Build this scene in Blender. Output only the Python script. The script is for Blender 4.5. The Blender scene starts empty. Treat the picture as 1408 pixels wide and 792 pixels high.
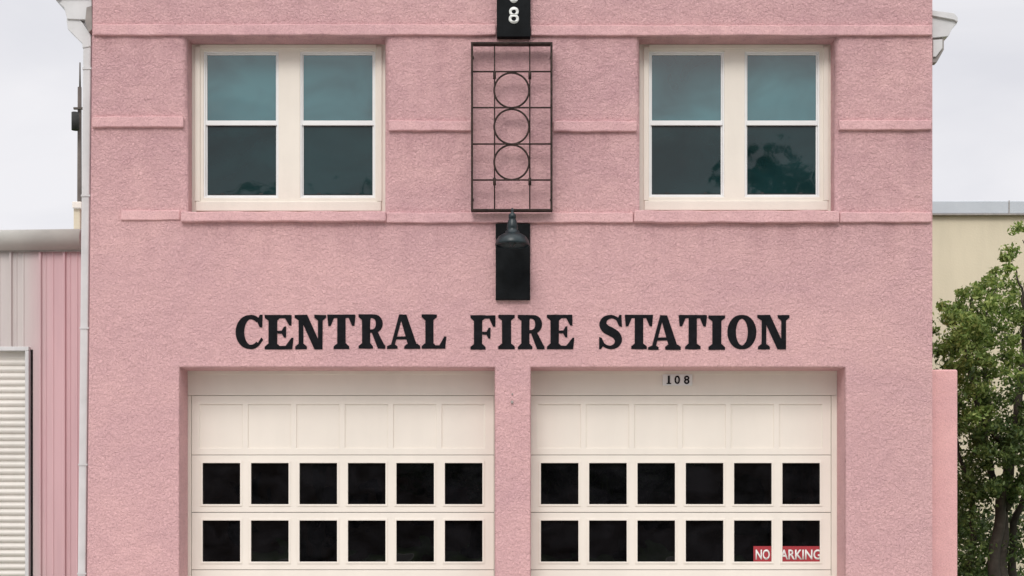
import bpy, bmesh, math, random
import numpy as np
from mathutils import Vector, noise
random.seed(7); np.random.seed(7)
D=16.0; EYE=1.6
def X(px,d=0.0): return (px-704)/1920.0*(D+d)
def Z(py,d=0.0): return EYE+(713-py)/1920.0*(D+d)
col=bpy.context.scene.collection

# ---------------------------------------------------------------- materials
def newmat(name):
    m=bpy.data.materials.new(name); m.use_nodes=True
    nt=m.node_tree; b=nt.nodes['Principled BSDF']
    return m,nt,b
def L(nt,a,b): nt.links.new(a,b)
def tex(nt,scale,detail=4,rough=.55,sc=(1,1,1),dist=0.0):
    tc=nt.nodes.new('ShaderNodeTexCoord'); mp=nt.nodes.new('ShaderNodeMapping')
    mp.inputs['Scale'].default_value=sc
    L(nt,tc.outputs['Object'],mp.inputs['Vector'])
    n=nt.nodes.new('ShaderNodeTexNoise')
    n.inputs['Scale'].default_value=scale; n.inputs['Detail'].default_value=detail
    n.inputs['Roughness'].default_value=rough; n.inputs['Distortion'].default_value=dist
    L(nt,mp.outputs[0],n.inputs['Vector'])
    return n
def ramp(nt,src,stops):
    r=nt.nodes.new('ShaderNodeValToRGB'); e=r.color_ramp.elements
    while len(e)<len(stops): e.new(0.5)
    for i,(p,c) in enumerate(stops):
        e[i].position=p; e[i].color=(c[0],c[1],c[2],1) if hasattr(c,'__len__') else (c,c,c,1)
    L(nt,src,r.inputs[0]); return r
def mul(nt,a,b,fac=1.0,mode='MULTIPLY'):
    m=nt.nodes.new('ShaderNodeMix'); m.data_type='RGBA'; m.blend_type=mode
    m.inputs[0].default_value=fac
    L(nt,a,m.inputs[6]); L(nt,b,m.inputs[7]); return m.outputs[2]
def mth(nt,op,a,b):
    q=nt.nodes.new('ShaderNodeMath'); q.operation=op
    for i,v in enumerate((a,b)):
        if isinstance(v,(int,float)): q.inputs[i].default_value=v
        else: L(nt,v,q.inputs[i])
    return q.outputs[0]
def mrange(nt,src,a,b,c,d):
    m=nt.nodes.new('ShaderNodeMapRange'); 
    for i,v in enumerate((a,b,c,d)): m.inputs[1+i].default_value=v
    L(nt,src,m.inputs[0]); return m.outputs[0]
def simple(name,c,rough=.6,var=.08,vs=3.0,bump=0.0,bs=60,metal=0.0,spec=.5,streak=0.0):
    m,nt,b=newmat(name)
    t=tex(nt,vs,3)
    lo=[max(0,k*(1-var)) for k in c]; hi=[min(1,k*(1+var)) for k in c]
    r=ramp(nt,t.outputs[0],[(.3,lo),(.7,hi)])
    out=r.outputs[0]
    if streak>0:
        s=tex(nt,4,3,.6,(1,1,.15)); sr=ramp(nt,s.outputs[0],[(.35,1-streak),(.6,1.0)])
        out=mul(nt,out,sr.outputs[0])
    L(nt,out,b.inputs['Base Color'])
    b.inputs['Roughness'].default_value=rough; b.inputs['Metallic'].default_value=metal
    b.inputs['Specular IOR Level'].default_value=spec
    if bump>0:
        t2=tex(nt,bs,3); bp=nt.nodes.new('ShaderNodeBump'); bp.inputs['Strength'].default_value=bump
        bp.inputs['Distance'].default_value=.01
        L(nt,t2.outputs[0],bp.inputs['Height']); L(nt,bp.outputs[0],b.inputs['Normal'])
    return m

def stucco(name,base,bump=1.0,crack=True):
    m,nt,b=newmat(name)
    tc0=nt.nodes.new('ShaderNodeTexCoord'); sp=nt.nodes.new('ShaderNodeSeparateXYZ'); L(nt,tc0.outputs['Object'],sp.inputs[0])
    a=tex(nt,.6,4,.62,(1,1,1.3),.8)
    c0=[base[0]*.90,base[1]*.89,base[2]*.93]; c1=[min(1,k*1.04) for k in base]
    r=ramp(nt,a.outputs[0],[(.3,c0),(.66,c1)])
    out=r.outputs[0]
    m2=tex(nt,5.5,5,.68); r2=ramp(nt,m2.outputs[0],[(.3,(.92,.905,.92)),(.65,(1.0,1.0,1.0))]); out=mul(nt,out,r2.outputs[0])
    m3=tex(nt,60,3,.75); r3=ramp(nt,m3.outputs[0],[(.33,(.76,.72,.73)),(.49,(1,1,1)),(.70,(1.07,1.09,1.09))]); out=mul(nt,out,r3.outputs[0],.75)
    # weathered upper storey
    up=mrange(nt,sp.outputs['Z'],4.9,5.4,0,1)
    upn=mth(nt,'MULTIPLY',up,mrange(nt,m2.outputs[0],.35,.62,1,.25))
    mxu=nt.nodes.new('ShaderNodeMix'); mxu.data_type='RGBA'; mxu.blend_type='MULTIPLY'; L(nt,upn,mxu.inputs[0]); L(nt,out,mxu.inputs[6]); mxu.inputs[7].default_value=(.93,.91,.92,1)
    out=mxu.outputs[2]
    # run-off dirt streaks under the string courses
    s=tex(nt,4.5,4,.65,(1,1,.10)); sv=mrange(nt,s.outputs[0],.48,.66,0,1)
    tot=None
    for zb in (Z(307),Z(181),Z(49)):
        q=mrange(nt,sp.outputs['Z'],zb-.75,zb,0,1); g=mth(nt,'LESS_THAN',sp.outputs['Z'],zb+.02); q=mth(nt,'MULTIPLY',q,g)
        tot=q if tot is None else mth(nt,'MAXIMUM',tot,q)
    fs=mth(nt,'MULTIPLY',mth(nt,'MULTIPLY',tot,sv),.55)
    mxs=nt.nodes.new('ShaderNodeMix'); mxs.data_type='RGBA'; mxs.blend_type='MULTIPLY'; L(nt,fs,mxs.inputs[0]); L(nt,out,mxs.inputs[6]); mxs.inputs[7].default_value=(.78,.74,.76,1)
    out=mxs.outputs[2]
    if crack:
        nz=tex(nt,3,3,.6)
        mixv=nt.nodes.new('ShaderNodeMix'); mixv.data_type='RGBA'; mixv.blend_type='ADD'; mixv.inputs[0].default_value=.5
        L(nt,tc0.outputs['Object'],mixv.inputs[6]); L(nt,nz.outputs['Color'],mixv.inputs[7])
        v=nt.nodes.new('ShaderNodeTexVoronoi'); v.feature='DISTANCE_TO_EDGE'; v.inputs['Scale'].default_value=1.7
        L(nt,mixv.outputs[2],v.inputs['Vector'])
        cr=ramp(nt,v.outputs['Distance'],[(.0,1.0),(.007,0.0)])
        mk=tex(nt,.7,2); mr=ramp(nt,mk.outputs[0],[(.54,0.0),(.64,1.0)])
        f2=mth(nt,'MULTIPLY',mth(nt,'MULTIPLY',cr.outputs[0],mr.outputs[0]),.35)
        mx=nt.nodes.new('ShaderNodeMix'); mx.data_type='RGBA'; L(nt,f2,mx.inputs[0]); L(nt,out,mx.inputs[6]); mx.inputs[7].default_value=(.3,.17,.18,1)
        out=mx.outputs[2]
    L(nt,out,b.inputs['Base Color']); b.inputs['Roughness'].default_value=.85
    b.inputs['Specular IOR Level'].default_value=.3
    h1=tex(nt,8,2,.5,(1,1,1),.5); h2=tex(nt,32,4,.72,(1,1,1),.7)
    hh=mth(nt,'ADD',mth(nt,'MULTIPLY',h1.outputs[0],.6),h2.outputs[0])
    bp=nt.nodes.new('ShaderNodeBump'); bp.inputs['Strength'].default_value=bump; bp.inputs['Distance'].default_value=.03
    L(nt,hh,bp.inputs['Height']); L(nt,bp.outputs[0],b.inputs['Normal'])
    return m

PINK=(.765,.468,.462)
M_pink=stucco('pink_stucco',PINK,1.0)
M_band=stucco('pink_band',(.77,.475,.468),.6,False)
M_wing=stucco('pink_wing',(.79,.45,.44),.35,False)
M_cream=simple('cream_paint',(.80,.73,.645),.45,.03,2.0,.12,30,streak=.04)
M_door=simple('door_paint',(.82,.755,.675),.42,.03,1.2,.06,16,streak=.025)
M_vinyl=simple('white_vinyl',(.80,.79,.78),.35,.03,4)
M_black=simple('black_paint',(.007,.007,.009),.75,.4,12,.5,40,spec=.12)
M_panel=simple('black_board',(.006,.007,.008),.7,.4,6,.25,30,spec=.12)
M_iron=simple('wrought_iron',(.034,.021,.017),.7,.6,22,.4,80,spec=.25)
M_lamp=simple('lamp_enamel',(.008,.018,.022),.35,.3,9,.1,30,spec=.4)
M_digit=simple('digit_white',(.75,.75,.72),.5,.05,10)
M_red=simple('sign_red',(.36,.03,.04),.5,.1,6)
M_gut=simple('gutter_paint',(.64,.63,.63),.45,.06,5,.1,20,streak=.10)
M_eave=simple('eave_paint',(.52,.52,.48),.5,.08,3,streak=.0)
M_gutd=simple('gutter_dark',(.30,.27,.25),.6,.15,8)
M_seam=simple('seam_dark',(.22,.19,.16),.8,.1)
M_gap=simple('near_black',(.03,.03,.03),.9,.1)  # plain near-black for clips, seals, backing sheets and the transformer
M_roof=simple('roof_membrane',(.35,.35,.35),.8,.1)
M_beige=simple('beige_wall',(.68,.60,.45),.85,.05,.7,.3,25,streak=.05)
M_coping=simple('metal_coping',(.50,.53,.57),.5,.05,2)
M_bark=simple('bark',(.055,.043,.034),.9,.35,9,.9,30)
M_conc=simple('concrete',(.48,.46,.43),.85,.12,1.2,.3,40)
M_kerb=simple('kerb_concrete',(.45,.43,.40),.85,.1,2,.3,40)
M_asph=simple('asphalt',(.055,.055,.057),.85,.2,.8,.6,120)
M_grass=simple('grass',(.07,.11,.035),.95,.35,3,.8,60)
M_line=simple('road_paint',(.7,.62,.2),.6,.1,5)
M_roller=simple('roller_paint',(.66,.62,.57),.4,.05,2,streak=.05)
M_pole=simple('pole_wood',(.10,.08,.07),.8,.2)
M_brick=simple('brown_brick',(.12,.075,.06),.85,.2,3,.3,20)

def glass(name,c,ior,rough=.02,wav=.03,lo=.62,hi=1.4,sc=1.1):
    m,nt,b=newmat(name)
    t=tex(nt,sc,3,.5,(1,1,1.5),.6)
    r=ramp(nt,t.outputs[0],[(.3,[k*lo for k in c]),(.7,[k*hi for k in c])])
    L(nt,r.outputs[0],b.inputs['Base Color'])
    b.inputs['Roughness'].default_value=rough; b.inputs['IOR'].default_value=ior
    t2=tex(nt,1.6,2); bp=nt.nodes.new('ShaderNodeBump'); bp.inputs['Strength'].default_value=wav; bp.inputs['Distance'].default_value=.05
    L(nt,t2.outputs[0],bp.inputs['Height']); L(nt,bp.outputs[0],b.inputs['Normal'])
    return m
M_gl_up=glass('glass_upper',(.034,.108,.120),2.02,.02,.12,.45,1.5,.9)  # mottled teal in the colour paints in cloud reflections and blinds
M_gl_lo=glass('glass_lower',(.006,.024,.026),1.56,.03,.12)
M_gl_ga=glass('glass_garage',(.003,.003,.0035),1.52,.015,.10,.3,2.5,3.0)

def shedmat():
    m,nt,b=newmat('shed_metal')
    tc=nt.nodes.new('ShaderNodeTexCoord'); sp=nt.nodes.new('ShaderNodeSeparateXYZ'); L(nt,tc.outputs['Object'],sp.inputs[0])
    nz=tex(nt,.9,3,.5,(1,1,.3))
    ad=nt.nodes.new('ShaderNodeMath'); ad.operation='MULTIPLY_ADD'; ad.inputs[1].default_value=.4; L(nt,nz.outputs[0],ad.inputs[0]); L(nt,sp.outputs['X'],ad.inputs[2])
    mr=nt.nodes.new('ShaderNodeMapRange'); mr.inputs[1].default_value=-5.9; mr.inputs[2].default_value=-5.6; L(nt,ad.outputs[0],mr.inputs[0])
    r=ramp(nt,mr.outputs[0],[(0,(.57,.51,.49)),(1,(.64,.41,.43))])
    s=tex(nt,5,3,.6,(1,1,.1)); sr=ramp(nt,s.outputs[0],[(.3,(.90,.89,.90)),(.6,(1,1,1))])
    L(nt,mul(nt,r.outputs[0],sr.outputs[0]),b.inputs['Base Color']); b.inputs['Roughness'].default_value=.45
    return m
M_shed=shedmat()
def leafmat(name,a,bb,c):
    m,nt,b=newmat(name)
    g=nt.nodes.new('ShaderNodeNewGeometry')
    r=ramp(nt,g.outputs['Random Per Island'],[(0,a),(.55,bb),(1,c)])
    t=tex(nt,1.9,2); tr=ramp(nt,t.outputs[0],[(.35,.75),(.65,1.3)])
    L(nt,mul(nt,r.outputs[0],tr.outputs[0]),b.inputs['Base Color']); b.inputs['Roughness'].default_value=.6
    tl=nt.nodes.new('ShaderNodeBsdfTranslucent'); L(nt,r.outputs[0],tl.inputs[0])
    mx=nt.nodes.new('ShaderNodeMixShader'); mx.inputs[0].default_value=.38
    L(nt,b.outputs[0],mx.inputs[1]); L(nt,tl.outputs[0],mx.inputs[2])
    L(nt,mx.outputs[0],nt.nodes['Material Output'].inputs[0]); return m
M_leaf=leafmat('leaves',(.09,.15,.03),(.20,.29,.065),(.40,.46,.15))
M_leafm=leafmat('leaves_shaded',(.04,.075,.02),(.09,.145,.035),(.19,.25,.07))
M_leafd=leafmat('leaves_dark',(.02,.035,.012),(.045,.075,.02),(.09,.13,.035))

# ---------------------------------------------------------------- mesh helpers
def obj(name,me,mat=None,parent=None):
    o=bpy.data.objects.new(name,me); col.objects.link(o)
    if mat: me.materials.append(mat)
    if parent: o.parent=parent
    return o
def empty(name):
    e=bpy.data.objects.new(name,None); col.objects.link(e); e.empty_display_size=.3; return e
def box(name,x0,x1,y0,y1,z0,z1,mat,parent=None,bev=0.0,jit=0.0,seg=.09):
    bm=bmesh.new()
    if x0>x1:x0,x1=x1,x0
    if z0>z1:z0,z1=z1,z0
    bmesh.ops.create_cube(bm,size=1)
    for v in bm.verts:
        v.co=Vector((x0+(v.co.x+.5)*(x1-x0),y0+(v.co.y+.5)*(y1-y0),z0+(v.co.z+.5)*(z1-z0)))
    if jit>0:
        L_=max(x1-x0,z1-z0); ax=0 if (x1-x0)>=(z1-z0) else 2
        nn=max(1,int(L_/seg))
        for i in range(1,nn):
            co=[0,0,0]; no=[0,0,0]; co[ax]=(x0,0,z0)[ax]+L_*i/nn; no[ax]=1
            bmesh.ops.bisect_plane(bm,geom=bm.verts[:]+bm.edges[:]+bm.faces[:],plane_co=co,plane_no=no)
        for v in bm.verts:
            p=v.co*4.3
            v.co.z+=noise.noise(p)*jit; v.co.y+=noise.noise(p+Vector((9,3,1)))*jit*.8
    me=bpy.data.meshes.new(name); bm.to_mesh(me); bm.free()
    o=obj(name,me,mat,parent)
    if bev>0:
        b=o.modifiers.new('b','BEVEL'); b.width=bev; b.segments=3 if jit else 2; b.limit_method='ANGLE'
        for p in me.polygons: p.use_smooth=False
    return o
def pbox(name,px0,px1,py0,py1,y0,y1,mat,parent=None,bev=0.0,jit=0.0):
    return box(name,X(px0,y0),X(px1,y0),y0,y1,Z(py1,y0),Z(py0,y0),mat,parent,bev,jit)
def gridwall(name,xs,zs,holes,y0,y1,mat,parent=None,bev_front=None,bev=0.0,xform=None):
    xs=sorted(set(round(x,5) for x in xs)); zs=sorted(set(round(z,5) for z in zs))
    bm=bmesh.new(); V={}
    def gv(i,k,y):
        key=(i,k,y)
        if key not in V: V[key]=bm.verts.new((xs[i],y,zs[k]))
        return V[key]
    def hole(i,k):
        if i<0 or k<0 or i>=len(xs)-1 or k>=len(zs)-1: return True
        cx=(xs[i]+xs[i+1])/2; cz=(zs[k]+zs[k+1])/2
        return any(h[0]<cx<h[1] and h[2]<cz<h[3] for h in holes)
    for i in range(len(xs)-1):
        for k in range(len(zs)-1):
            if hole(i,k): continue
            bm.faces.new([gv(i,k,y0),gv(i+1,k,y0),gv(i+1,k+1,y0),gv(i,k+1,y0)])
            bm.faces.new([gv(i,k,y1),gv(i,k+1,y1),gv(i+1,k+1,y1),gv(i+1,k,y1)])
            if hole(i-1,k): bm.faces.new([gv(i,k,y0),gv(i,k+1,y0),gv(i,k+1,y1),gv(i,k,y1)])
            if hole(i+1,k): bm.faces.new([gv(i+1,k,y0),gv(i+1,k,y1),gv(i+1,k+1,y1),gv(i+1,k+1,y0)])
            if hole(i,k-1): bm.faces.new([gv(i,k,y0),gv(i,k,y1),gv(i+1,k,y1),gv(i+1,k,y0)])
            if hole(i,k+1): bm.faces.new([gv(i,k+1,y0),gv(i+1,k+1,y0),gv(i+1,k+1,y1),gv(i,k+1,y1)])
    bmesh.ops.recalc_face_normals(bm,faces=bm.faces[:])
    if bev_front:
        for fn,w in bev_front:
            es=[e for e in bm.edges if e.is_valid and abs(e.verts[0].co.y-y0)<1e-5 and abs(e.verts[1].co.y-y0)<1e-5
                and len(e.link_faces)==2 and abs(e.link_faces[0].normal.dot(e.link_faces[1].normal))<.3 and fn((e.verts[0].co+e.verts[1].co)/2)]
            r=bmesh.ops.bevel(bm,geom=es,offset=w,segments=5,affect='EDGES',profile=.5)
            for f in r['faces']: f.smooth=True
    if xform:
        for v in bm.verts: v.co=xform(v.co)
    me=bpy.data.meshes.new(name); bm.to_mesh(me); bm.free()
    o=obj(name,me,mat,parent)
    if bev>0:
        b=o.modifiers.new('b','BEVEL'); b.width=bev; b.segments=2; b.limit_method='ANGLE'
    return o
def extr(name,pts,y0,y1,mat,parent=None,bev=0):
    bm=bmesh.new()
    a=[bm.verts.new((p[0],y0,p[1])) for p in pts]; b=[bm.verts.new((p[0],y1,p[1])) for p in pts]
    bm.faces.new(a); bm.faces.new(b[::-1]); n=len(pts)
    for i in range(n): bm.faces.new([a[i],b[i],b[(i+1)%n],a[(i+1)%n]])
    bmesh.ops.recalc_face_normals(bm,faces=bm.faces[:])
    me=bpy.data.meshes.new(name); bm.to_mesh(me); bm.free()
    o=obj(name,me,mat,parent)
    if bev:
        q=o.modifiers.new('b','BEVEL'); q.width=bev; q.segments=2
    return o
def tube(bm,pts,rad,seg=8,closed=False):
    pts=[Vector(p) for p in pts]; n=len(pts); rings=[]
    if not hasattr(rad,'__len__'): rad=[rad]*n
    for i,p in enumerate(pts):
        if closed: d=pts[(i+1)%n]-pts[i-1]
        else: d=pts[min(i+1,n-1)]-pts[max(i-1,0)]
        d.normalize(); up=Vector((0,1,0)) if abs(d.y)<.9 else Vector((1,0,0))
        a=d.cross(up).normalized(); b=d.cross(a)
        rings.append([bm.verts.new(p+(a*math.cos(2*math.pi*k/seg)+b*math.sin(2*math.pi*k/seg))*rad[i]) for k in range(seg)])
    for i in range(n if closed else n-1):
        r0=rings[i]; r1=rings[(i+1)%n]
        for k in range(seg):
            f=bm.faces.new([r0[k],r0[(k+1)%seg],r1[(k+1)%seg],r1[k]]); f.smooth=True
    if not closed:
        bm.faces.new(rings[0][::-1]); bm.faces.new(rings[-1])
def bmobj(name,bm,mat,parent=None):
    bmesh.ops.recalc_face_normals(bm,faces=bm.faces[:])
    me=bpy.data.meshes.new(name); bm.to_mesh(me); bm.free(); return obj(name,me,mat,parent)
def lathe(name,prof,cx,cy,mat,parent=None,seg=40):
    bm=bmesh.new(); rings=[]
    for r,z in prof:
        rings.append([bm.verts.new((cx+r*math.cos(2*math.pi*k/seg),cy+r*math.sin(2*math.pi*k/seg),z)) for k in range(seg)])
    for a,b in zip(rings[:-1],rings[1:]):
        for k in range(seg):
            f=bm.faces.new([a[k],a[(k+1)%seg],b[(k+1)%seg],b[k]]); f.smooth=True
    return bmobj(name,bm,mat,parent)
def text(name,s,x0,x1,z0,z1,y,mat,parent=None,off=0.02,spacing=1.0,th=.006):
    c=bpy.data.curves.new(name,'FONT'); c.body=s; c.size=1; c.offset=off; c.space_character=spacing; c.extrude=.0
    t=bpy.data.objects.new('tmp',c); col.objects.link(t)
    bpy.context.view_layer.update()
    dg=bpy.context.evaluated_depsgraph_get()
    me=bpy.data.meshes.new_from_object(t.evaluated_get(dg)); bpy.data.objects.remove(t)
    xs=[v.co.x for v in me.vertices]; ys=[v.co.y for v in me.vertices]
    ax,bx,ay,by=min(xs),max(xs),min(ys),max(ys)
    for v in me.vertices:
        v.co=Vector((x0+(v.co.x-ax)/(bx-ax)*(x1-x0),y,z0+(v.co.y-ay)/(by-ay)*(z1-z0)))
    me.name=name; me.materials.clear()
    o=obj(name,me,mat,parent)
    sd=o.modifiers.new('s','SOLIDIFY'); sd.thickness=th; sd.offset=0
    return o

# ---------------------------------------------------------------- FIRE STATION
FS=empty('fire_station')
xl=X(123); xr=X(1282); zt=8.7
gz=Z(505)
G=[(X(247),X(680),-1,gz),(X(730),X(1162),-1,gz)]
W=[(X(257),X(529),Z(290),Z(51)),(X(880),X(1149),Z(290),Z(51))]
xs=[xl,xr]+[v for h in G+W for v in h[:2]]
zs=[0,gz,zt]+[v for h in W for v in h[2:]]
def batter(co):
    if abs(co.x-xl)<1e-3:
        t=(co.z)/7.2
        return Vector((X(118.5)+(X(127)-X(118.5))*t,co.y,co.z))
    return co
gridwall('walls',xs,zs,G+W,0,.4,M_pink,FS,
    bev_front=[(lambda c:c.z>Z(300) and c.z<8 and xl+.3<c.x<xr-.3,.075),
               (lambda c:c.z<gz+.01 and xl+.3<c.x<xr-.3,.018)],xform=batter)
box('side_wall_left',X(127)+.02,X(127)+.3,.4,12,0,8.2,M_pink,FS)
box('side_wall_right',xr-.3,xr-.02,.4,12,0,8.2,M_pink,FS)
box('back_wall',X(127)+.02,xr-.02,12,12.3,0,8.2,M_pink,FS)
box('roof',X(127)+.3,xr-.3,.4,12,7.75,7.9,M_roof,FS)
box('parapet_cap',xl-.03,xr+.05,-.05,.45,zt,zt+.08,M_coping,FS)
box('inner_floor',X(127)+.3,xr-.3,.6,12,.0,.02,M_gap,FS)
bp=-.038
def band(nm,a,b,y0,y1,pr=bp,jit=.008):
    pbox(nm,a,b,y0,y1,pr,0.012,M_band,FS,bev=.012,jit=jit)
band('band_top_a',127.5,682,33,48); band('band_top_b',730,1282,34.5,48.5)
band('band_mid_a',126.5,252,160,174.5); band('band_mid_b',534,648,165.5,179.5); band('band_mid_c',761,876,166,180.5); band('band_mid_d',1154,1281,165,178.5)
band('band_low_a',166,247.5,289,302,-.022); band('band_low_b',531,871,292,306); band('band_low_c',1155,1281.5,291.5,305.5)
band('sill_a',248,530.5,290.5,304,-.06,.010); band('sill_b',872,1154.5,289.5,305.5,-.06,.010)

def window(tag,L0,R0,T,B,s1,s2):
    W_=empty('window_'+tag); W_.parent=FS
    d=.25
    hs=[]
    for (a,b) in (s1,s2): hs.append((X(a,d),X(b,d),Z(B-18,d),Z(T+6.5,d)))
    xs=[X(L0-8,d),X(R0+8,d)]+[v for h in hs for v in h[:2]]; zs=[Z(B+3,d),Z(T-8,d),hs[0][2],hs[0][3]]
    gridwall('casing',xs,zs,hs,d,d+.09,M_cream,W_,bev=.004)
    pbox('sill_lip',L0+1,R0-1,B-13,B,d-.03,d-.001,M_cream,W_,bev=.006)
    pbox('stop_left',L0,L0+7,T,B-13.5,d-.018,d-.001,M_cream,W_,bev=.003)
    pbox('stop_right',R0-7,R0,T,B-13.5,d-.018,d-.001,M_cream,W_,bev=.003)
    pbox('stop_head',L0+7.2,R0-7.2,T-3,T+3,d-.018,d-.001,M_cream,W_,bev=.003)
    for i,(a,b) in enumerate((s1,s2)):
        t=T+6.5; bo=B-18; mid=t+97
        hx=[X(a+2.2,d),X(b-2.2,d)]; hz=[Z(bo-2.5,d),Z(t+2.2,d)]
        gridwall('vinyl_frame_%d'%i,[X(a,d)-.001,X(b,d)+.001]+hx,[Z(bo,d)-.001,Z(t,d)+.001]+hz,[(hx[0],hx[1],hz[0],hz[1])],d+.012,d+.07,M_vinyl,W_,bev=.003)
        gx=[X(a+4.2,d),X(b-4.2,d)]; gzz=[Z(mid-2,d),Z(t+4,d)]
        gridwall('upper_sash_%d'%i,hx+gx,[Z(mid+1,d),hz[1]]+gzz,[(gx[0],gx[1],gzz[0],gzz[1])],d+.03,d+.06,M_vinyl,W_,bev=.002)
        box('upper_glass_%d'%i,gx[0]-.01,gx[1]+.01,d+.045,d+.05,gzz[0]-.01,gzz[1]+.01,M_gl_up,W_)
        gzl=[Z(bo-4.5,d),Z(mid+4,d)]
        gridwall('lower_sash_%d'%i,hx+gx,[hz[0],Z(mid+.5,d)]+gzl,[(gx[0],gx[1],gzl[0],gzl[1])],d+.04,d+.068,M_vinyl,W_,bev=.002)
        box('meeting_rail_%d'%i,hx[0],hx[1],d+.02,d+.039,Z(mid+4,d),Z(mid-2.5,d),M_vinyl,W_,bev=.003)
        box('lower_glass_%d'%i,gx[0]-.01,gx[1]+.01,d+.055,d+.06,gzl[0]-.01,gzl[1]+.01,M_gl_lo,W_)
        box('screen_rail_%d'%i,gx[0],gx[1],d+.046,d+.05,gzl[0],gzl[0]+.014,M_gap,W_)
        box('screen_head_%d'%i,gx[0],gx[1],d+.046,d+.05,gzl[1]-.010,gzl[1],M_gap,W_)
        for fx in (.22,.78):
            xx=gx[0]+(gx[1]-gx[0])*fx
            box('clip_%d'%i,xx-.02,xx+.02,d+.04,d+.0455,gzl[0]+.001,gzl[0]+.026,M_gap,W_)
window('left',268,525,64,290,(280,383),(412.5,516))
window('right',885,1139.5,64,289,(892.5,996),(1024,1127))
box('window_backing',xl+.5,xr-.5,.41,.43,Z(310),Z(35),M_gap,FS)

def gdoor(tag,gx0,gx1,winx,side):
    G_=empty('garage_door_'+tag); G_.parent=FS
    d=.40
    x0=gx0-.06; x1=gx1+.06
    ztop=gz+.05; zh=Z(543.3,d)
    box('header_board',x0,x1,d+.005,d+.06,zh,ztop,M_door,G_,bev=.004)
    box('header_bead',x0,x1,d-.008,d+.004,Z(514.5,d),ztop,M_cream,G_,bev=.003)
    jl=(winx[0][0]-15.5,winx[-1][1]+15.5)
    box('jamb_left',x0,X(jl[0],d),d+.002,d+.05,0,zh-.003,M_cream,G_,bev=.004)
    box('jamb_right',X(jl[1],d),x1,d+.002,d+.05,0,zh-.003,M_cream,G_,bev=.004)
    a=X(jl[0],d)+.004; b=X(jl[1],d)-.004
    box('seam_back',x0,x1,d+.066,d+.08,0,ztop,M_seam,G_)
    rows=[(544,625.3,556,616,'p'),(626.0,704.2,636,694,'g'),(705.0,783.2,715,773,'g'),(784.0,862,794,853,'p')]
    for ri,(t,bo,pt,pb,kind) in enumerate(rows):
        dd=d+.018
        hs=[(X(w0,dd),X(w1,dd),Z(pb,dd),Z(pt,dd)) for (w0,w1) in winx]
        if kind=='p': hs=[(h[0]-.03,h[1]+.02,h[2],h[3]) for h in hs]
        zlo=Z(bo,dd); 
        gridwall('section_%d'%ri,[a,b]+[v for h in hs for v in h[:2]],[zlo,Z(t,dd),hs[0][2],hs[0][3]],hs,dd,dd+.045,M_door,G_,bev=.004)
        for wi,h in enumerate(hs):
            if kind=='p':
                box('panel_%d_%d'%(ri,wi),h[0]-.002,h[1]+.002,dd+.014,dd+.03,h[2]-.002,h[3]+.002,M_door,G_)
            else:
                gridwall('bead_%d_%d'%(ri,wi),[h[0]-.018,h[1]+.018,h[0]+.006,h[1]-.006],[h[2]-.018,h[3]+.018,h[2]+.006,h[3]-.006],
                    [(h[0]+.006,h[1]-.006,h[2]+.006,h[3]-.006)],dd-.008,dd+.012,M_door,G_,bev=.003)
                # each pane sits very slightly out of true in its rebate
                gl=box('glass_%d_%d'%(ri,wi),h[0]-.002,h[1]+.002,dd+.030,dd+.032,h[2]-.002,h[3]+.002,M_gl_ga,G_)
                ax_,az_=random.uniform(-.004,.004),random.uniform(-.004,.004); cx_=(h[0]+h[1])/2; cz_=(h[2]+h[3])/2
                for v in gl.data.vertices: v.co.y+=(v.co.x-cx_)*ax_*2+(v.co.z-cz_)*az_*2+.003
    box('bottom_section',a,b,d+.018,d+.06,.03,Z(863,d+.018),M_door,G_,bev=.004)
    box('bottom_seal',a,b,d+.02,d+.055,.0,.028,M_gap,G_)
LW=[(278+66.6*i,331+66.6*i) for i in range(6)]; RW=[(743+66.4*i,796+66.4*i) for i in range(6)]
gdoor('left',X(247),X(680),LW,0); gdoor('right',X(730),X(1162),RW,1)

def px(pl,d): return [(X(a,d),Z(b,d)) for a,b in pl]
extr('gutter_left',px([(77,1),(75,-8),(126,-8),(126,12),(118,27),(92,26),(88,10)],.12),.12,12,M_gut,FS,.006)
extr('gutter_left_lip',px([(73,-12),(73,-5),(80,0),(84,-4),(127,-4),(127,-12)],.09),.09,12,M_gut,FS,.004)
extr('gutter_left_bracket',px([(119,10),(126,8),(126.5,40),(122,44),(117,30)],.10),.10,.4,M_gutd,FS)
extr('outlet_left',px([(91,26),(110,26),(125,48),(125,64),(113,66),(113,60),(93,40)],.14),.14,.24,M_gut,FS,.008)
def dsp(nm,p0,p1,w,y0,y1):
    bm=bmesh.new()
    c=[]
    for (a,b) in (p0,p1):
        for (q,yy) in ((0,y0),(w,y0),(w,y1),(0,y1)): c.append(bm.verts.new((X(a,y0)+q,yy,Z(b,y0))))
    for i in range(4): bm.faces.new([c[i],c[(i+1)%4],c[4+(i+1)%4],c[4+i]])
    bm.faces.new(c[:4]); bm.faces.new(c[4:])
    o=bmobj(nm,bm,M_gut,FS); m=o.modifiers.new('b','BEVEL'); m.width=.012; m.segments=2
dsp('downspout',(114,62),(105.5,900),.092,.15,.23)
for i,yy in enumerate((95,270,452,640,790)):
    xx=114-(yy-62)*8.5/838
    box('strap_%d'%i,X(xx,.14)-.006,X(xx,.14)+.10,.142,.24,Z(yy,.14),Z(yy-2.4,.14),M_gut,FS)
extr('gutter_right',px([(1281,18),(1302,19),(1315,24),(1316,32),(1309,40),(1304,50),(1281,52)],.12),.12,12,M_gut,FS,.006)
extr('gutter_right_lip',px([(1281,14),(1312,18),(1317,24),(1317,30),(1312,27),(1281,21)],.09),.09,12,M_gut,FS,.003)
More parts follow.
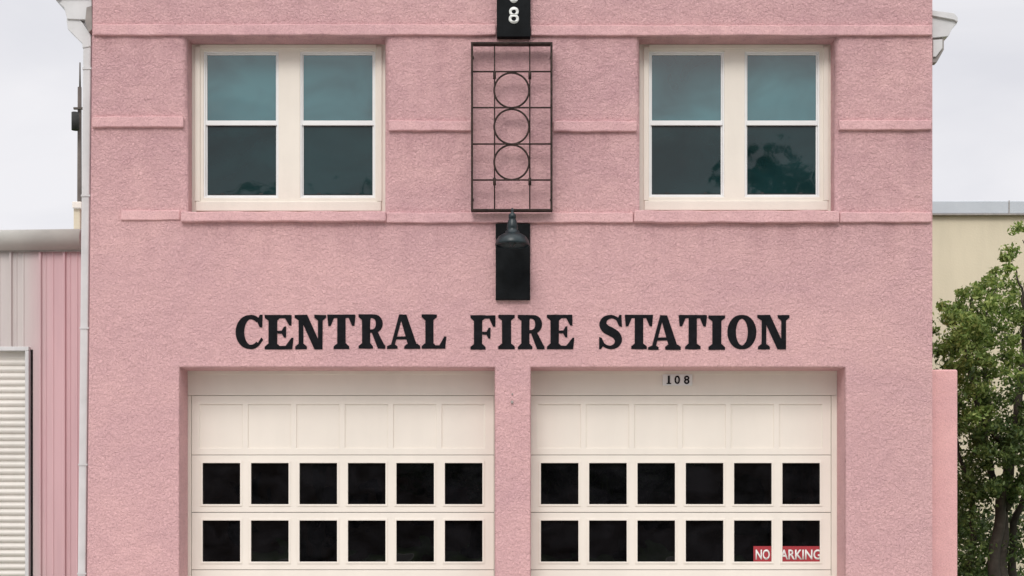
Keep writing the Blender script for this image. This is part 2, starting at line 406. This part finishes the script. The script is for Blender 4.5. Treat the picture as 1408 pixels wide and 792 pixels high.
extr('outlet_right',px([(1282,53),(1298,52),(1298,68),(1288,86),(1282,86)],.14),.14,.24,M_gutd,FS,.006)
extr('outlet_right_face',px([(1283,55),(1296,54),(1296,66),(1287,78),(1283,78)],.12),.12,.138,M_gut,FS,.004)
box('wall_fixing',X(702.5),X(706),-.02,.0,Z(555),Z(551),M_gutd,FS,bev=.006)
box('wall_fixing_b',X(703.5),X(705.5),-.012,.0,Z(543),Z(541),M_gutd,FS,bev=.004)

# ---------------------------------------------------------------- lettering
H=48.
def rect(a,b,c,d): return [(a,c),(b,c),(b,d),(a,d)]
def stem(x,w,sl=5,sr=5,tl=None,tr=None,bot=True,top=True):
    P=[rect(x,x+w,0,H)]
    if tl is None: tl=sl
    if tr is None: tr=sr
    if bot: P.append([(x-sl,0),(x+w+sr,0),(x+w+sr,3.8),(x+w,8),(x,8),(x-sl,3.8)])
    if top: P.append([(x-tl,H),(x-tl,H-3.8),(x,H-8),(x+w,H-8),(x+w+tr,H-3.8),(x+w+tr,H)])
    return P
def cr(pts,n=6):
    out=[]; P=[pts[0]]+list(pts)+[pts[-1]]
    for i in range(1,len(P)-2):
        for k in range(n):
            t=k/n; o=[]
            for c in range(len(pts[0])):
                a,b,c_,d=P[i-1][c],P[i][c],P[i+1][c],P[i+2][c]
                o.append(.5*((2*b)+(-a+c_)*t+(2*a-5*b+4*c_-d)*t*t+(-a+3*b-3*c_+d)*t**3))
            out.append(o)
    out.append(list(pts[-1])); return out
def strip(pw,closed=False):
    n=len(pw); Lp=[];Rp=[]
    for i in range(n):
        if closed: a=pw[i-1]; b=pw[(i+1)%n]
        else: a=pw[max(i-1,0)]; b=pw[min(i+1,n-1)]
        dx,dy=b[0]-a[0],b[1]-a[1]; l=math.hypot(dx,dy); nx,ny=-dy/l,dx/l; w=pw[i][2]/2
        Lp.append((pw[i][0]+nx*w,pw[i][1]+ny*w)); Rp.append((pw[i][0]-nx*w,pw[i][1]-ny*w))
    return [('S',[Lp[i],Lp[(i+1)%n],Rp[(i+1)%n],Rp[i]]) for i in range(n if closed else n-1)]
def glyph(ch):
    if ch=='C':
        pw=[]
        for i in range(33):
            t=math.radians(48+i*(264/32)); pw.append((21+15*math.cos(t),24+20.9*math.sin(t),5+7*max(0,-math.cos(t))**1.0+ (1.5 if math.cos(t)>0 else 0)))
        return 37,strip(pw)+[[(33,31),(37,30),(37,48),(33.5,48),(29,40)],[(30,8),(33,6),(38,13),(35.5,17)]]
    if ch=='E': return 40,stem(6,12,5,4)+[rect(18,36,43.3,48),[(28,44),(37,48),(37,33),(34,33)],rect(18,27,22,26),[(23,24),(27,31.5),(30,32),(30,16),(27,16.5)],rect(18,38,0,4.7),[(28,4),(38,0),(40,16),(37,16)]]
    if ch=='F': return 38,stem(6,12,5,5)+[rect(18,36,43.3,48),[(28,44),(37,48),(37,32),(34,32)],rect(18,27,21,25),[(23,23),(27,30.5),(30,31),(30,15),(27,15.5)]]
    if ch=='T': return 40,stem(14,12,5,5,top=False)+[rect(1,39,43.3,48),[(0,48),(10,44),(5,32),(1.5,32)],[(40,48),(30,44),(35,32),(38.5,32)]]
    if ch=='I': return 22,stem(5,12,5,5)
    if ch=='L': return 37,stem(6,12,5,4,tr=5)+[rect(18,35,0,4.7),[(26,4),(35,0),(37,17),(34,17)]]
    if ch=='N': return 45,stem(6,6.5,5,5,tl=6,tr=1)+stem(33,6.5,1,1,tl=5,tr=5,bot=False)+[[(6,48),(18,48),(39.5,0),(28,0)]]
    if ch=='A': return 46,[[(17,48),(27,48),(42,3),(29.5,3)],[(17,48),(22,48),(10.5,3),(5,3)],rect(10,33,13,17.3),[(0,0),(15,0),(15,3.6),(11,6),(5,6),(0,3.6)],[(24,0),(46,0),(46,3.8),(42,7),(28,7),(24,3.8)]]
    if ch=='R':
        pw=[(17,45.5,5.0),(22,45.2,5.4)]
        for i in range(9):
            t=math.radians(70-i*17.5); pw.append((22.5+8.7*math.cos(t),35+10*math.sin(t),5.2+5*max(0,math.cos(t))))
        pw+=[(22,24.7,4.8),(17,24.5,4.8)]
        return 40,stem(6,12,5,4,tr=1)+strip(pw)+[[(19,25),(27.5,26.5),(38,6),(40,4),(40,0),(29,0),(27.5,4)]]
    if ch=='S':
        p=[(31,35,4.6),(27.5,42,4.6),(19,45.5,5),(10.5,42.5,7.5),(7.2,35.5,10.5),(11,28.6,12),(18.5,24.5,12.5),(25.5,20,12),(29,12.7,10.5),(25.5,5.4,7.5),(17,2.6,5),(8.5,6,4.6),(4.5,13,4.6)]
        return 36,strip(cr(p,5))+[[(30.5,48),(33.5,48),(34,31),(30,32),(27,40)],[(1.5,0),(4.5,0),(9,7),(5.5,16),(1.5,17)]]
    if ch=='O':
        return 41,strip([(20.5+14.4*math.cos(2*math.pi*i/40),24+21.3*math.sin(2*math.pi*i/40),5.2+7*abs(math.cos(2*math.pi*i/40))**1.2) for i in range(40)],True)
LET=[('C',324,361),('E',363,404),('N',405,449),('T',450,489),('R',492,530),('A',532,578),('L',579,614),
     ('F',646,682),('I',685,708),('R',711,749),('E',751,790),
     ('S',822,857),('T',859,898),('A',891,936),('T',933,972),('I',974,997),('O',1000,1040),('N',1041,1086)]
bm=bmesh.new()
for li,(ch,a,b) in enumerate(LET):
    w,P=glyph(ch); sx=(b-a)/w; k=0
    base=480+random.uniform(-.5,.5)+(.0 if li<7 else .6)
    for p in P:
        if p[0]=='S': q=p[1]; y=-.0045
        else: q=p; k+=1; y=-.005-.0004*k
        vs=[bm.verts.new((X(a+u*sx+random.uniform(-.25,.25)),y,Z(base-v*.985+random.uniform(-.25,.25)))) for u,v in q] if p[0]!='S' else [bm.verts.new((X(a+u*sx),y,Z(base-v*.985))) for u,v in q]
        try: f=bm.faces.new(vs)
        except: continue
        f.normal_update()
        if f.normal.y>0: f.normal_flip()
me=bpy.data.meshes.new('painted_lettering_sign'); bm.to_mesh(me); bm.free()
obj('painted_lettering_sign',me,M_black)

NS=empty('number_sign')
pbox('board',683,729.5,-65,50.5,-.085,-.0,M_panel,NS,bev=.006)
text('digit_8','8',X(699.5,-.09),X(713.5,-.09),Z(32.5,-.09),Z(9.5,-.09),-.09,M_digit,NS,.012)
text('digit_0','0',X(699.5,-.09),X(713.5,-.09),Z(4,-.09),Z(-19,-.09),-.09,M_digit,NS,.012)
text('digit_1','1',X(702,-.09),X(709,-.09),Z(-25,-.09),Z(-48,-.09),-.09,M_digit,NS,.012)
SB=pbox('sign_board',681.5,729,307.5,412,-.055,0,M_panel,None,bev=.004)

GR=empty('ornamental_iron_grille')
yf=-.16; 
def fbar(nm,a,b,c,d,y0,y1): pbox(nm,a,b,c,d,y0,y1,M_iron,GR,bev=.003)
fbar('frame_left',647.5,650.3,57.5,289.5,yf,yf+.10); fbar('frame_right',757,759.8,57.5,289.5,yf,yf+.10)
fbar('frame_top',650.4,756.9,57.5,60,yf,yf+.10); fbar('frame_bottom',650.4,756.9,287,289.5,yf,yf+.10)
bm=bmesh.new()
def rod(p0,p1,r): tube(bm,[p0,p1],r,8)
yy=yf+.02
for v in (98.5,148,198,247.5): rod((X(650,yy),yy,Z(v,yy)),(X(758,yy),yy,Z(v,yy)),.0095)
for h in (680,728.5): rod((X(h,yy),yy+.018,Z(59,yy)),(X(h,yy),yy+.018,Z(288,yy)),.0075)
for c in (124,174,223): tube(bm,[(X(703.5,yy)+.198*math.cos(t*math.pi/24),yy+.005,Z(c,yy)+.198*math.sin(t*math.pi/24)) for t in range(48)],.011,8,True)
for h,v in ((680,105),(728.5,105),(680,251),(728.5,251)):
    rod((X(h,yy),yy-.008,Z(v-6,yy)),(X(h,yy),yy-.008,Z(v+4,yy)),.017)
for h,v in ((650,75),(757.5,75),(650,272),(757.5,272)):
    rod((X(h,yy),yf+.09,Z(v,yy)),(X(h,yy),.01,Z(v,yy)),.009)
bmobj('scroll_bars',bm,M_iron,GR)

WL=empty('wall_lamp'); ly=-.42
def zz(p): return Z(p,ly)
k=(D+ly)/1920.
prof=[(0.001,286),(1.6,286.5),(2.2,290),(1.4,292),(4.2,294),(5.2,297),(5.2,300),(4.6,301),(6,304),(7.4,310),(7.8,314),(7.2,316),(9.5,318),(10,320.5),(13,322),(18,325),(22,330),(23.6,335),(23.8,337.5),(22.6,338),(21,333),(16,328.5),(6,325),(0.001,325)]
lathe('shade',[(r*k,zz(p)) for r,p in prof],X(704.5,ly),ly,M_lamp,WL)
bm=bmesh.new()
cx=X(704.5,ly)
tube(bm,[(cx,ly,zz(300)),(cx,ly+.03,zz(296)),(cx,ly+.1,zz(295)),(cx,-.02,zz(297)),(cx,.0,zz(297))],.016,10)
tube(bm,[(cx,-.025,zz(297)),(cx,-.0,zz(297))],.06,20)
tube(bm,[(cx,ly,zz(326)),(cx,ly,zz(334)),(cx,ly,zz(340))],[.03,.045,.01],14)
bmobj('arm_and_bulb',bm,M_lamp,WL)
HN=empty('house_number_plate')
pbox('plate',911,952,514.5,530,.385,.392,M_vinyl,HN,bev=.002)
for s,a,b in (('0',927.5,935),('8',940.5,948)):
    text('digit_'+s,s,X(a,.38),X(b,.38),Z(528,.38),Z(516.5,.38),.381,M_black,HN,.02,th=.004)
box('digit_1',X(918.3,.38),X(921.1,.38),.379,.384,Z(528,.38),Z(516.5,.38),M_black,HN)
box('digit_1_foot',X(916.6,.38),X(922.8,.38),.378,.3845,Z(528,.38),Z(526.6,.38),M_black,HN)
NP=empty('no_parking_sign'); sy=.440
pbox('plate',1036,1131,751,773.5,sy,sy+.003,M_red,NP)
text('no_text','NO',X(1039,sy),X(1058.5,sy),Z(769.5,sy),Z(755.5,sy),sy-.003,M_digit,NP,.02,th=.003)
text('parking_text','PARKING',X(1066,sy),X(1128.5,sy),Z(769.5,sy),Z(755.5,sy),sy-.003,M_digit,NP,.02,th=.003)

box('garden_wall',xr+.003,X(1317,.3),.3,3.2,0,Z(508,.3),M_wing,None,bev=.02)

# ---------------------------------------------------------------- metal shed left
MS=empty('metal_shed'); sd=1.4
x1=X(119,sd); x0=x1-9
zs_top=Z(343,sd)
dz0=Z(483,sd); dxr=X(42,sd); dxl=dxr-3.4
def cladding(nm,xa,xb,za,zb):
    bm=bmesh.new(); prof=[]; x=xb; pitch=.30
    while x>xa:
        for dx,yo in ((0,0),(.10,0),(.115,-.008),(.13,0),(.19,0),(.205,-.008),(.22,0),(.25,0),(.262,-.03),(.288,-.03)):
            if x-dx>xa: prof.append((x-dx,yo))
        x-=pitch
    prof.append((xa,0))
    vs=[(bm.verts.new((p,sd+q,za)),bm.verts.new((p,sd+q,zb))) for p,q in prof]
    for a,b in zip(vs[:-1],vs[1:]): bm.faces.new([a[0],b[0],b[1],a[1]])
    return bmobj(nm,bm,M_shed,MS)
cladding('cladding_right',dxr+.03,x1,0,zs_top); cladding('cladding_above',dxl,dxr+.03,dz0+.02,zs_top); cladding('cladding_left',x0,dxl,0,zs_top)
box('shed_body',x0+.02,x1-.02,sd+.5,11,0,zs_top-.02,M_shed,MS)
box('shed_side',x1-.03,x1-.002,sd+.01,11,0,zs_top-.01,M_shed,MS)
bm=bmesh.new(); rg=.13
cz=Z(329,sd-.1)
ring=[]
for i in range(13):
    t=math.pi*(.0+i/12*1.0)
    ring.append((sd-.02-rg*math.sin(t)*1.1, cz+rg*math.cos(t)*1.02))
vs=[]
for (y,z) in ring: vs.append((bm.verts.new((x0,y,z-.1)),bm.verts.new((X(111,sd-.1),y,z+.01))))
for a,b in zip(vs[:-1],vs[1:]):
    f=bm.faces.new([a[0],b[0],b[1],a[1]]); f.smooth=True
bm.faces.new([v[1] for v in vs]); bm.faces.new([v[0] for v in vs][::-1])
bmobj('eave_trim',bm,M_eave,MS)
extr('shed_roof',[(x0,zs_top+.05),(x1,zs_top+.17),(x1,zs_top+.22),(x0,zs_top+.10)],sd-.0,11,M_coping,MS)
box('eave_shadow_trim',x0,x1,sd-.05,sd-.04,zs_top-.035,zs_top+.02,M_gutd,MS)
box('door_frame_head',dxl-.05,dxr+.0,sd-.07,sd+.02,dz0-.0,dz0+.05,M_gut,MS,bev=.004)
box('door_frame_jamb',dxr-.045,dxr+.0,sd-.07,sd+.02,0,dz0-.002,M_gut,MS,bev=.004)
box('door_frame_jamb_far',dxl-.05,dxl-.005,sd-.07,sd+.02,0,dz0-.002,M_gut,MS,bev=.004)
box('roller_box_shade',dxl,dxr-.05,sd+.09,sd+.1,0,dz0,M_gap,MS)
bm=bmesh.new(); z=dz0-.1; prof=[(z+.1,.02),(z+.02,.02)]
while z>0.02:
    for k2 in range(5):
        t=k2/5; prof.append((z-.085*t,.03-.022*math.sin(math.pi*t)))
    z-=.085
    prof.append((z+.006,.032))
vs=[(bm.verts.new((dxl,sd+q,p)),bm.verts.new((dxr-.046,sd+q,p))) for p,q in prof]
for a,b in zip(vs[:-1],vs[1:]): bm.faces.new([a[0],b[0],b[1],a[1]])
bmobj('roller_door',bm,M_roller,MS)
VT=empty('roof_vent')
d=5
pbox('vent_stack',101,110,285,345,d,d+.35,M_beige,VT,bev=.01); pbox('vent_cap',99,112,277,286,d-.05,d+.4,M_cream,VT,bev=.01)

UP=empty('utility_pole'); d=26
bm=bmesh.new(); tube(bm,[(X(108.5,d),d,0),(X(109.5,d),d,Z(120,d))],[.10,.06],10); bmobj('pole',bm,M_pole,UP)
bm=bmesh.new(); tube(bm,[(X(110,d),d,Z(121,d)),(X(110,d),d,Z(86,d))],[.03,.02],8); bmobj('mast',bm,M_pole,UP)
bm=bmesh.new(); tube(bm,[(X(107,d),d-.25,Z(182,d)),(X(107,d),d-.25,Z(158,d))],.11,14); bmobj('transformer',bm,M_gap,UP)
box('crossarm',X(109.5,d)-.14,X(109.5,d)+.9,d-.16,d-.08,Z(152,d),Z(149.5,d),M_pole,UP)

BB=empty('beige_building'); d=12.6; bx0=X(1180,d); bx1=bx0+26; bz=Z(295,d)
box('wall',bx0,bx1,d,d+14,0,bz,M_beige,BB)
box('coping',bx0-.1,bx1+.1,d-.08,d+14.1,bz,Z(277,d),M_coping,BB,bev=.02)
for i in range(1,9): box('coping_joint_%d'%i,bx0+i*3.05,bx0+i*3.05+.02,d-.09,d-.081,bz,Z(277,d),M_gutd,BB)
box('coping_drip',bx0-.12,bx1+.12,d-.10,d+14.12,bz-.03,bz-.001,M_gutd,BB)

# ---------------------------------------------------------------- trees
def leaves(name,clumps,per,size,mat,parent,flat=.8):
    cs=np.repeat(np.array([c[:3] for c in clumps]),per,axis=0); rr=np.repeat(np.array([c[3] for c in clumps]),per)
    n=len(cs); g=np.random.normal(size=(n,3)); g/=np.linalg.norm(g,axis=1)[:,None]
    rad=rr*np.random.rand(n)**.5*(1+.5*np.random.rand(n)**4)
    p=cs+g*rad[:,None]*np.array([1,1,flat])
    u=np.random.normal(size=(n,3)); u[:,2]-=.3; u/=np.linalg.norm(u,axis=1)[:,None]
    w=np.random.normal(size=(n,3)); w=np.cross(u,w); w/=np.linalg.norm(w,axis=1)[:,None]
    s=size*(.6+.8*np.random.rand(n))[:,None]
    a=p-u*s*.5; b=p+w*s*.22; c=p+u*s*.5; e=p-w*s*.22
    V=np.stack([a,b,c,e],1).reshape(-1,3); F=np.arange(n*4).reshape(-1,4)
    me=bpy.data.meshes.new(name); me.from_pydata(V.tolist(),[],F.tolist()); me.update()
    return obj(name,me,mat,parent)
T=empty('tree'); d=3.2
def tp(pxx,pyy,dy): return (X(pxx,d),d+dy,Z(pyy,d))
bm=bmesh.new()
gx,gy=X(1372,d),d
def limb(p,r): 
    q=cr([tuple(a)+(b,) for a,b in zip(p,r)],5)
    tube(bm,[(a[0]+.02*math.sin(i*1.7),a[1],a[2]) for i,a in enumerate(q)],[a[3] for a in q],9)
limb([(gx,gy,0),tp(1376,800,0),tp(1380,700,.05),tp(1398,600,.1),tp(1412,480,.1),tp(1420,380,.1)],[.13,.10,.085,.065,.05,.02])
limb([(gx-.08,gy-.05,0),tp(1362,790,-.1),tp(1372,690,-.15),tp(1380,640,-.2),tp(1362,605,-.3),tp(1345,585,-.35),tp(1325,540,-.4),tp(1312,470,-.4)],[.10,.085,.07,.055,.045,.038,.03,.012])
limb([tp(1375,690,-.1),tp(1360,620,.1),tp(1365,540,.2),tp(1350,450,.3),tp(1345,400,.3)],[.06,.045,.035,.025,.012])
limb([tp(1380,700,0),tp(1420,640,.1),tp(1465,560,0),tp(1500,480,0)],[.07,.06,.04,.02])
limb([(gx-.3,gy,0),tp(1340,800,.2),tp(1345,720,.2),tp(1335,660,.2),tp(1320,600,.2)],[.06,.05,.04,.03,.015])
limb([(gx+.25,gy+.1,0),tp(1400,800,.2),tp(1402,720,.2),tp(1425,660,.2),tp(1440,600,.2)],[.07,.06,.05,.035,.02])
for (a,b_) in (((1412,430),(1408,330)),((1412,430),(1392,362)),((1350,450),(1330,402)),((1365,520),(1302,432)),((1350,450),(1372,385))):
    m_=((a[0]+b_[0])/2+4,(a[1]+b_[1])/2)
    limb([tp(*a,.1),tp(*m_,.05),tp(*b_,0)],[.022,.015,.006])
bmobj('trunk',bm,M_bark,T)
cl=[];cm=[]
while len(cl)+len(cm)<300:
    a=random.uniform(0,2*math.pi); rr=random.random()**.5
    pxx=1412+142*rr*math.cos(a); pyy=512+138*rr*math.sin(a); dy=random.uniform(-1.2,1.2)*(1-.4*rr)
    if pyy<455-(pxx-1290)*1.05 and pxx<1340: continue
    c=tp(pxx,pyy,dy); r=random.uniform(.08,.20)
    if c[0]-r*1.3<xr+.05: continue
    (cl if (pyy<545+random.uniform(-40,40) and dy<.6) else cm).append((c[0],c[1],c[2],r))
for i in range(45):
    pxx=random.uniform(1296,1350); pyy=random.uniform(425,600); c=tp(pxx,pyy,random.uniform(-.9,.9)); r=random.uniform(.08,.14)
    if c[0]-r*1.3<xr+.02: continue
    cl.append((c[0],c[1],c[2],r))
for i in range(50):
    c=tp(random.uniform(1322,1440),random.uniform(590,690),random.uniform(-1.1,-.2)); cm.append((c[0],c[1],c[2],random.uniform(.08,.15)))
for (pxx,pyy) in ((1392,352),(1402,338),(1410,322),(1425,318),(1440,330),(1335,396),(1322,405),(1352,392),(1303,418),(1372,378),(1300,440),(1312,425),(1364,384),(1345,402),(1385,366),(1398,345),(1404,312)):
    c=tp(pxx,pyy,random.uniform(-.5,.5)); cl.append((c[0],c[1],c[2],random.uniform(.07,.14)))
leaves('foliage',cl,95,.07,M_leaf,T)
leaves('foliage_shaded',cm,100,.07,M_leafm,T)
cl=[]
for i in range(95):
    pxx=random.choice([random.uniform(1320,1352),random.uniform(1318,1470)]); pyy=random.uniform(630,850)
    if 1360<pxx<1400 and random.random()<.45: continue
    c=tp(pxx,pyy,random.uniform(-.4,1.0)); cl.append((c[0],c[1],c[2],random.uniform(.10,.22)))
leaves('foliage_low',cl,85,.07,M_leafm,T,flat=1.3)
HB=empty('hedge'); cl=[]
for i in range(120):
    cl.append((random.uniform(5.4,11.5),random.uniform(6.5,7.6),random.uniform(.1,1.9)*random.random()**.3,random.uniform(.25,.45)))
leaves('hedge_foliage',cl,110,.13,M_leafd,HB)
bm=bmesh.new()
for i in range(8): tube(bm,[(5.7+i*.75,7,0),(5.7+i*.75+.1,7.05,.7),(5.7+i*.75-.05,7,1.2)],[.04,.03,.015],6)
bmobj('stems',bm,M_bark,HB)

def oak(i,x,y,h,r):
    E=empty('oak_tree'); bm=bmesh.new()
    tube(bm,[(x,y,0),(x+.2,y,h*.25),(x,y,h*.5),(x+.2,y,h*.8)],[.35,.28,.2,.05],9)
    cl=[]
    for k in range(6):
        a=k*1.05; tube(bm,[(x+.1,y,h*.3),(x+r*.35*math.cos(a),y+r*.35*math.sin(a),h*.5),(x+r*.7*math.cos(a),y+r*.7*math.sin(a),h*.68)],[.16,.11,.04],7)
    bmobj('trunk',bm,M_bark,E)
    for k in range(95):
        a=random.uniform(0,6.28); q=random.random()**.5; zz_=random.uniform(.3,1)
        w=math.sin(math.pi*min(1,(zz_-.22)/.85))**.6
        cl.append((x+r*q*w*math.cos(a),y+r*q*w*math.sin(a),h*zz_*.95,random.uniform(.5,1.0)))
    leaves('foliage',cl,70,.36,M_leafd,E)
for i,(x,y,h,r) in enumerate(((-14,-31,9,4.5),(-7.0,-33,13.6,4.4),(-1,-34,7.6,4),(4,-32,9,3.6),(9.4,-31,14.6,3.8),(17,-32,10,4.6))): oak(i,x,y,h,r)
BR=empty('unseen_brick_building')  # unseen building, added to darken what the garage panes reflect
bxs=[-30,30]; hs=[]
for i in range(14):
    a=-28+i*4.1
    for zb_ in (1.0,4.2): hs.append((a,a+1.5,zb_,zb_+1.8))
gridwall('front_wall',bxs+[v for h in hs for v in h[:2]],[0,7]+[v for h in hs for v in h[2:]],hs,-41,-40.6,M_brick,BR)
box('glazing',-29.9,29.9,-41.1,-41.02,.2,6.8,M_gl_ga,BR)
box('rear_mass',-30,30,-52,-41.2,0,6.9,M_brick,BR); box('cornice',-30.2,30.2,-41.1,-40.4,7.002,7.3,M_conc,BR,bev=.03)

def sheet(name,x0,x1,y0,y1,z,mat):
    me=bpy.data.meshes.new(name); me.from_pydata([(x0,y0,z),(x1,y0,z),(x1,y1,z),(x0,y1,z)],[],[(0,1,2,3)]); return obj(name,me,mat)
sheet('ground',-300,300,-300,300,-.012,M_grass)
sheet('apron_pavement',-14,xr+.6,-7,.41,-.004,M_conc)
sheet('road',-200,200,-22,-9.2,-.004,M_asph)
sheet('sidewalk_pavement',-200,200,-8.9,-7.01,.0,M_conc)
box('kerb',-200,200,-9.2,-8.91,-.01,.12,M_kerb,None,bev=.02)
box('kerb',-200,200,-22.3,-22.01,-.01,.12,M_kerb,None,bev=.02)
sheet('road_marking',-200,200,-15.66,-15.54,.0005,M_line); sheet('road_marking',-200,200,-15.36,-15.24,.0005,M_line)

# ---------------------------------------------------------------- light
w=bpy.data.worlds.new('World'); bpy.context.scene.world=w; w.use_nodes=True; nt=w.node_tree
bg=nt.nodes['Background']; bg.inputs[1].default_value=.1
sk=nt.nodes.new('ShaderNodeTexSky'); sk.sky_type='NISHITA'; sk.sun_disc=False
EL=44; AZ=-12
sk.sun_elevation=math.radians(EL); sk.sun_rotation=math.radians(180+AZ)
tc=nt.nodes.new('ShaderNodeTexCoord'); sp=nt.nodes.new('ShaderNodeSeparateXYZ'); L(nt,tc.outputs['Generated'],sp.inputs[0])
gr=ramp(nt,sp.outputs['Z'],[(0,(.865,.855,.885)),(.35,(.87,.86,.885)),(1,(1,1,1))])
mpn=nt.nodes.new('ShaderNodeMapping'); mpn.inputs['Scale'].default_value=(1,1,2.6); L(nt,tc.outputs['Generated'],mpn.inputs[0])
cn=nt.nodes.new('ShaderNodeTexNoise'); cn.inputs['Scale'].default_value=3.8; cn.inputs['Detail'].default_value=5; cn.inputs['Distortion'].default_value=.6; L(nt,mpn.outputs[0],cn.inputs['Vector'])
crp=ramp(nt,cn.outputs[0],[(.3,(.85,.86,.885)),(.62,(1.0,1.0,1.0))])
cc=mul(nt,gr.outputs[0],crp.outputs[0])
vm=nt.nodes.new('ShaderNodeVectorMath'); vm.operation='MULTIPLY'; L(nt,cc,vm.inputs[0])
mr=nt.nodes.new('ShaderNodeMapRange'); mr.inputs[1].default_value=.33; mr.inputs[2].default_value=1; mr.inputs[3].default_value=10.4; mr.inputs[4].default_value=24; L(nt,sp.outputs['Z'],mr.inputs[0])
cb=nt.nodes.new('ShaderNodeCombineXYZ')
for i in range(3): L(nt,mr.outputs[0],cb.inputs[i])
L(nt,cb.outputs[0],vm.inputs[1])
mx=nt.nodes.new('ShaderNodeMix'); mx.data_type='RGBA'; mx.inputs[0].default_value=.96
L(nt,sk.outputs[0],mx.inputs[6]); L(nt,vm.outputs[0],mx.inputs[7]); L(nt,mx.outputs[2],bg.inputs[0])
sl=bpy.data.lights.new('sun','SUN'); sl.energy=1.5; sl.angle=math.radians(22); sl.color=(1,.97,.93)
so=bpy.data.objects.new('sun',sl); col.objects.link(so); so.rotation_euler=(math.radians(90-EL),0,math.radians(AZ)); so.location=(0,-20,20)

c=bpy.data.cameras.new('camera'); co=bpy.data.objects.new('camera',c); col.objects.link(co)
co.location=(0,-D,EYE); co.rotation_euler=(math.radians(90),0,0)
c.sensor_width=36; c.lens=36*1920/1408; c.shift_y=(713-396)/1408; c.clip_end=2000
bpy.context.scene.camera=co
sc=bpy.context.scene; sc.view_settings.view_transform='Standard'; sc.view_settings.look='None'; sc.view_settings.exposure=0
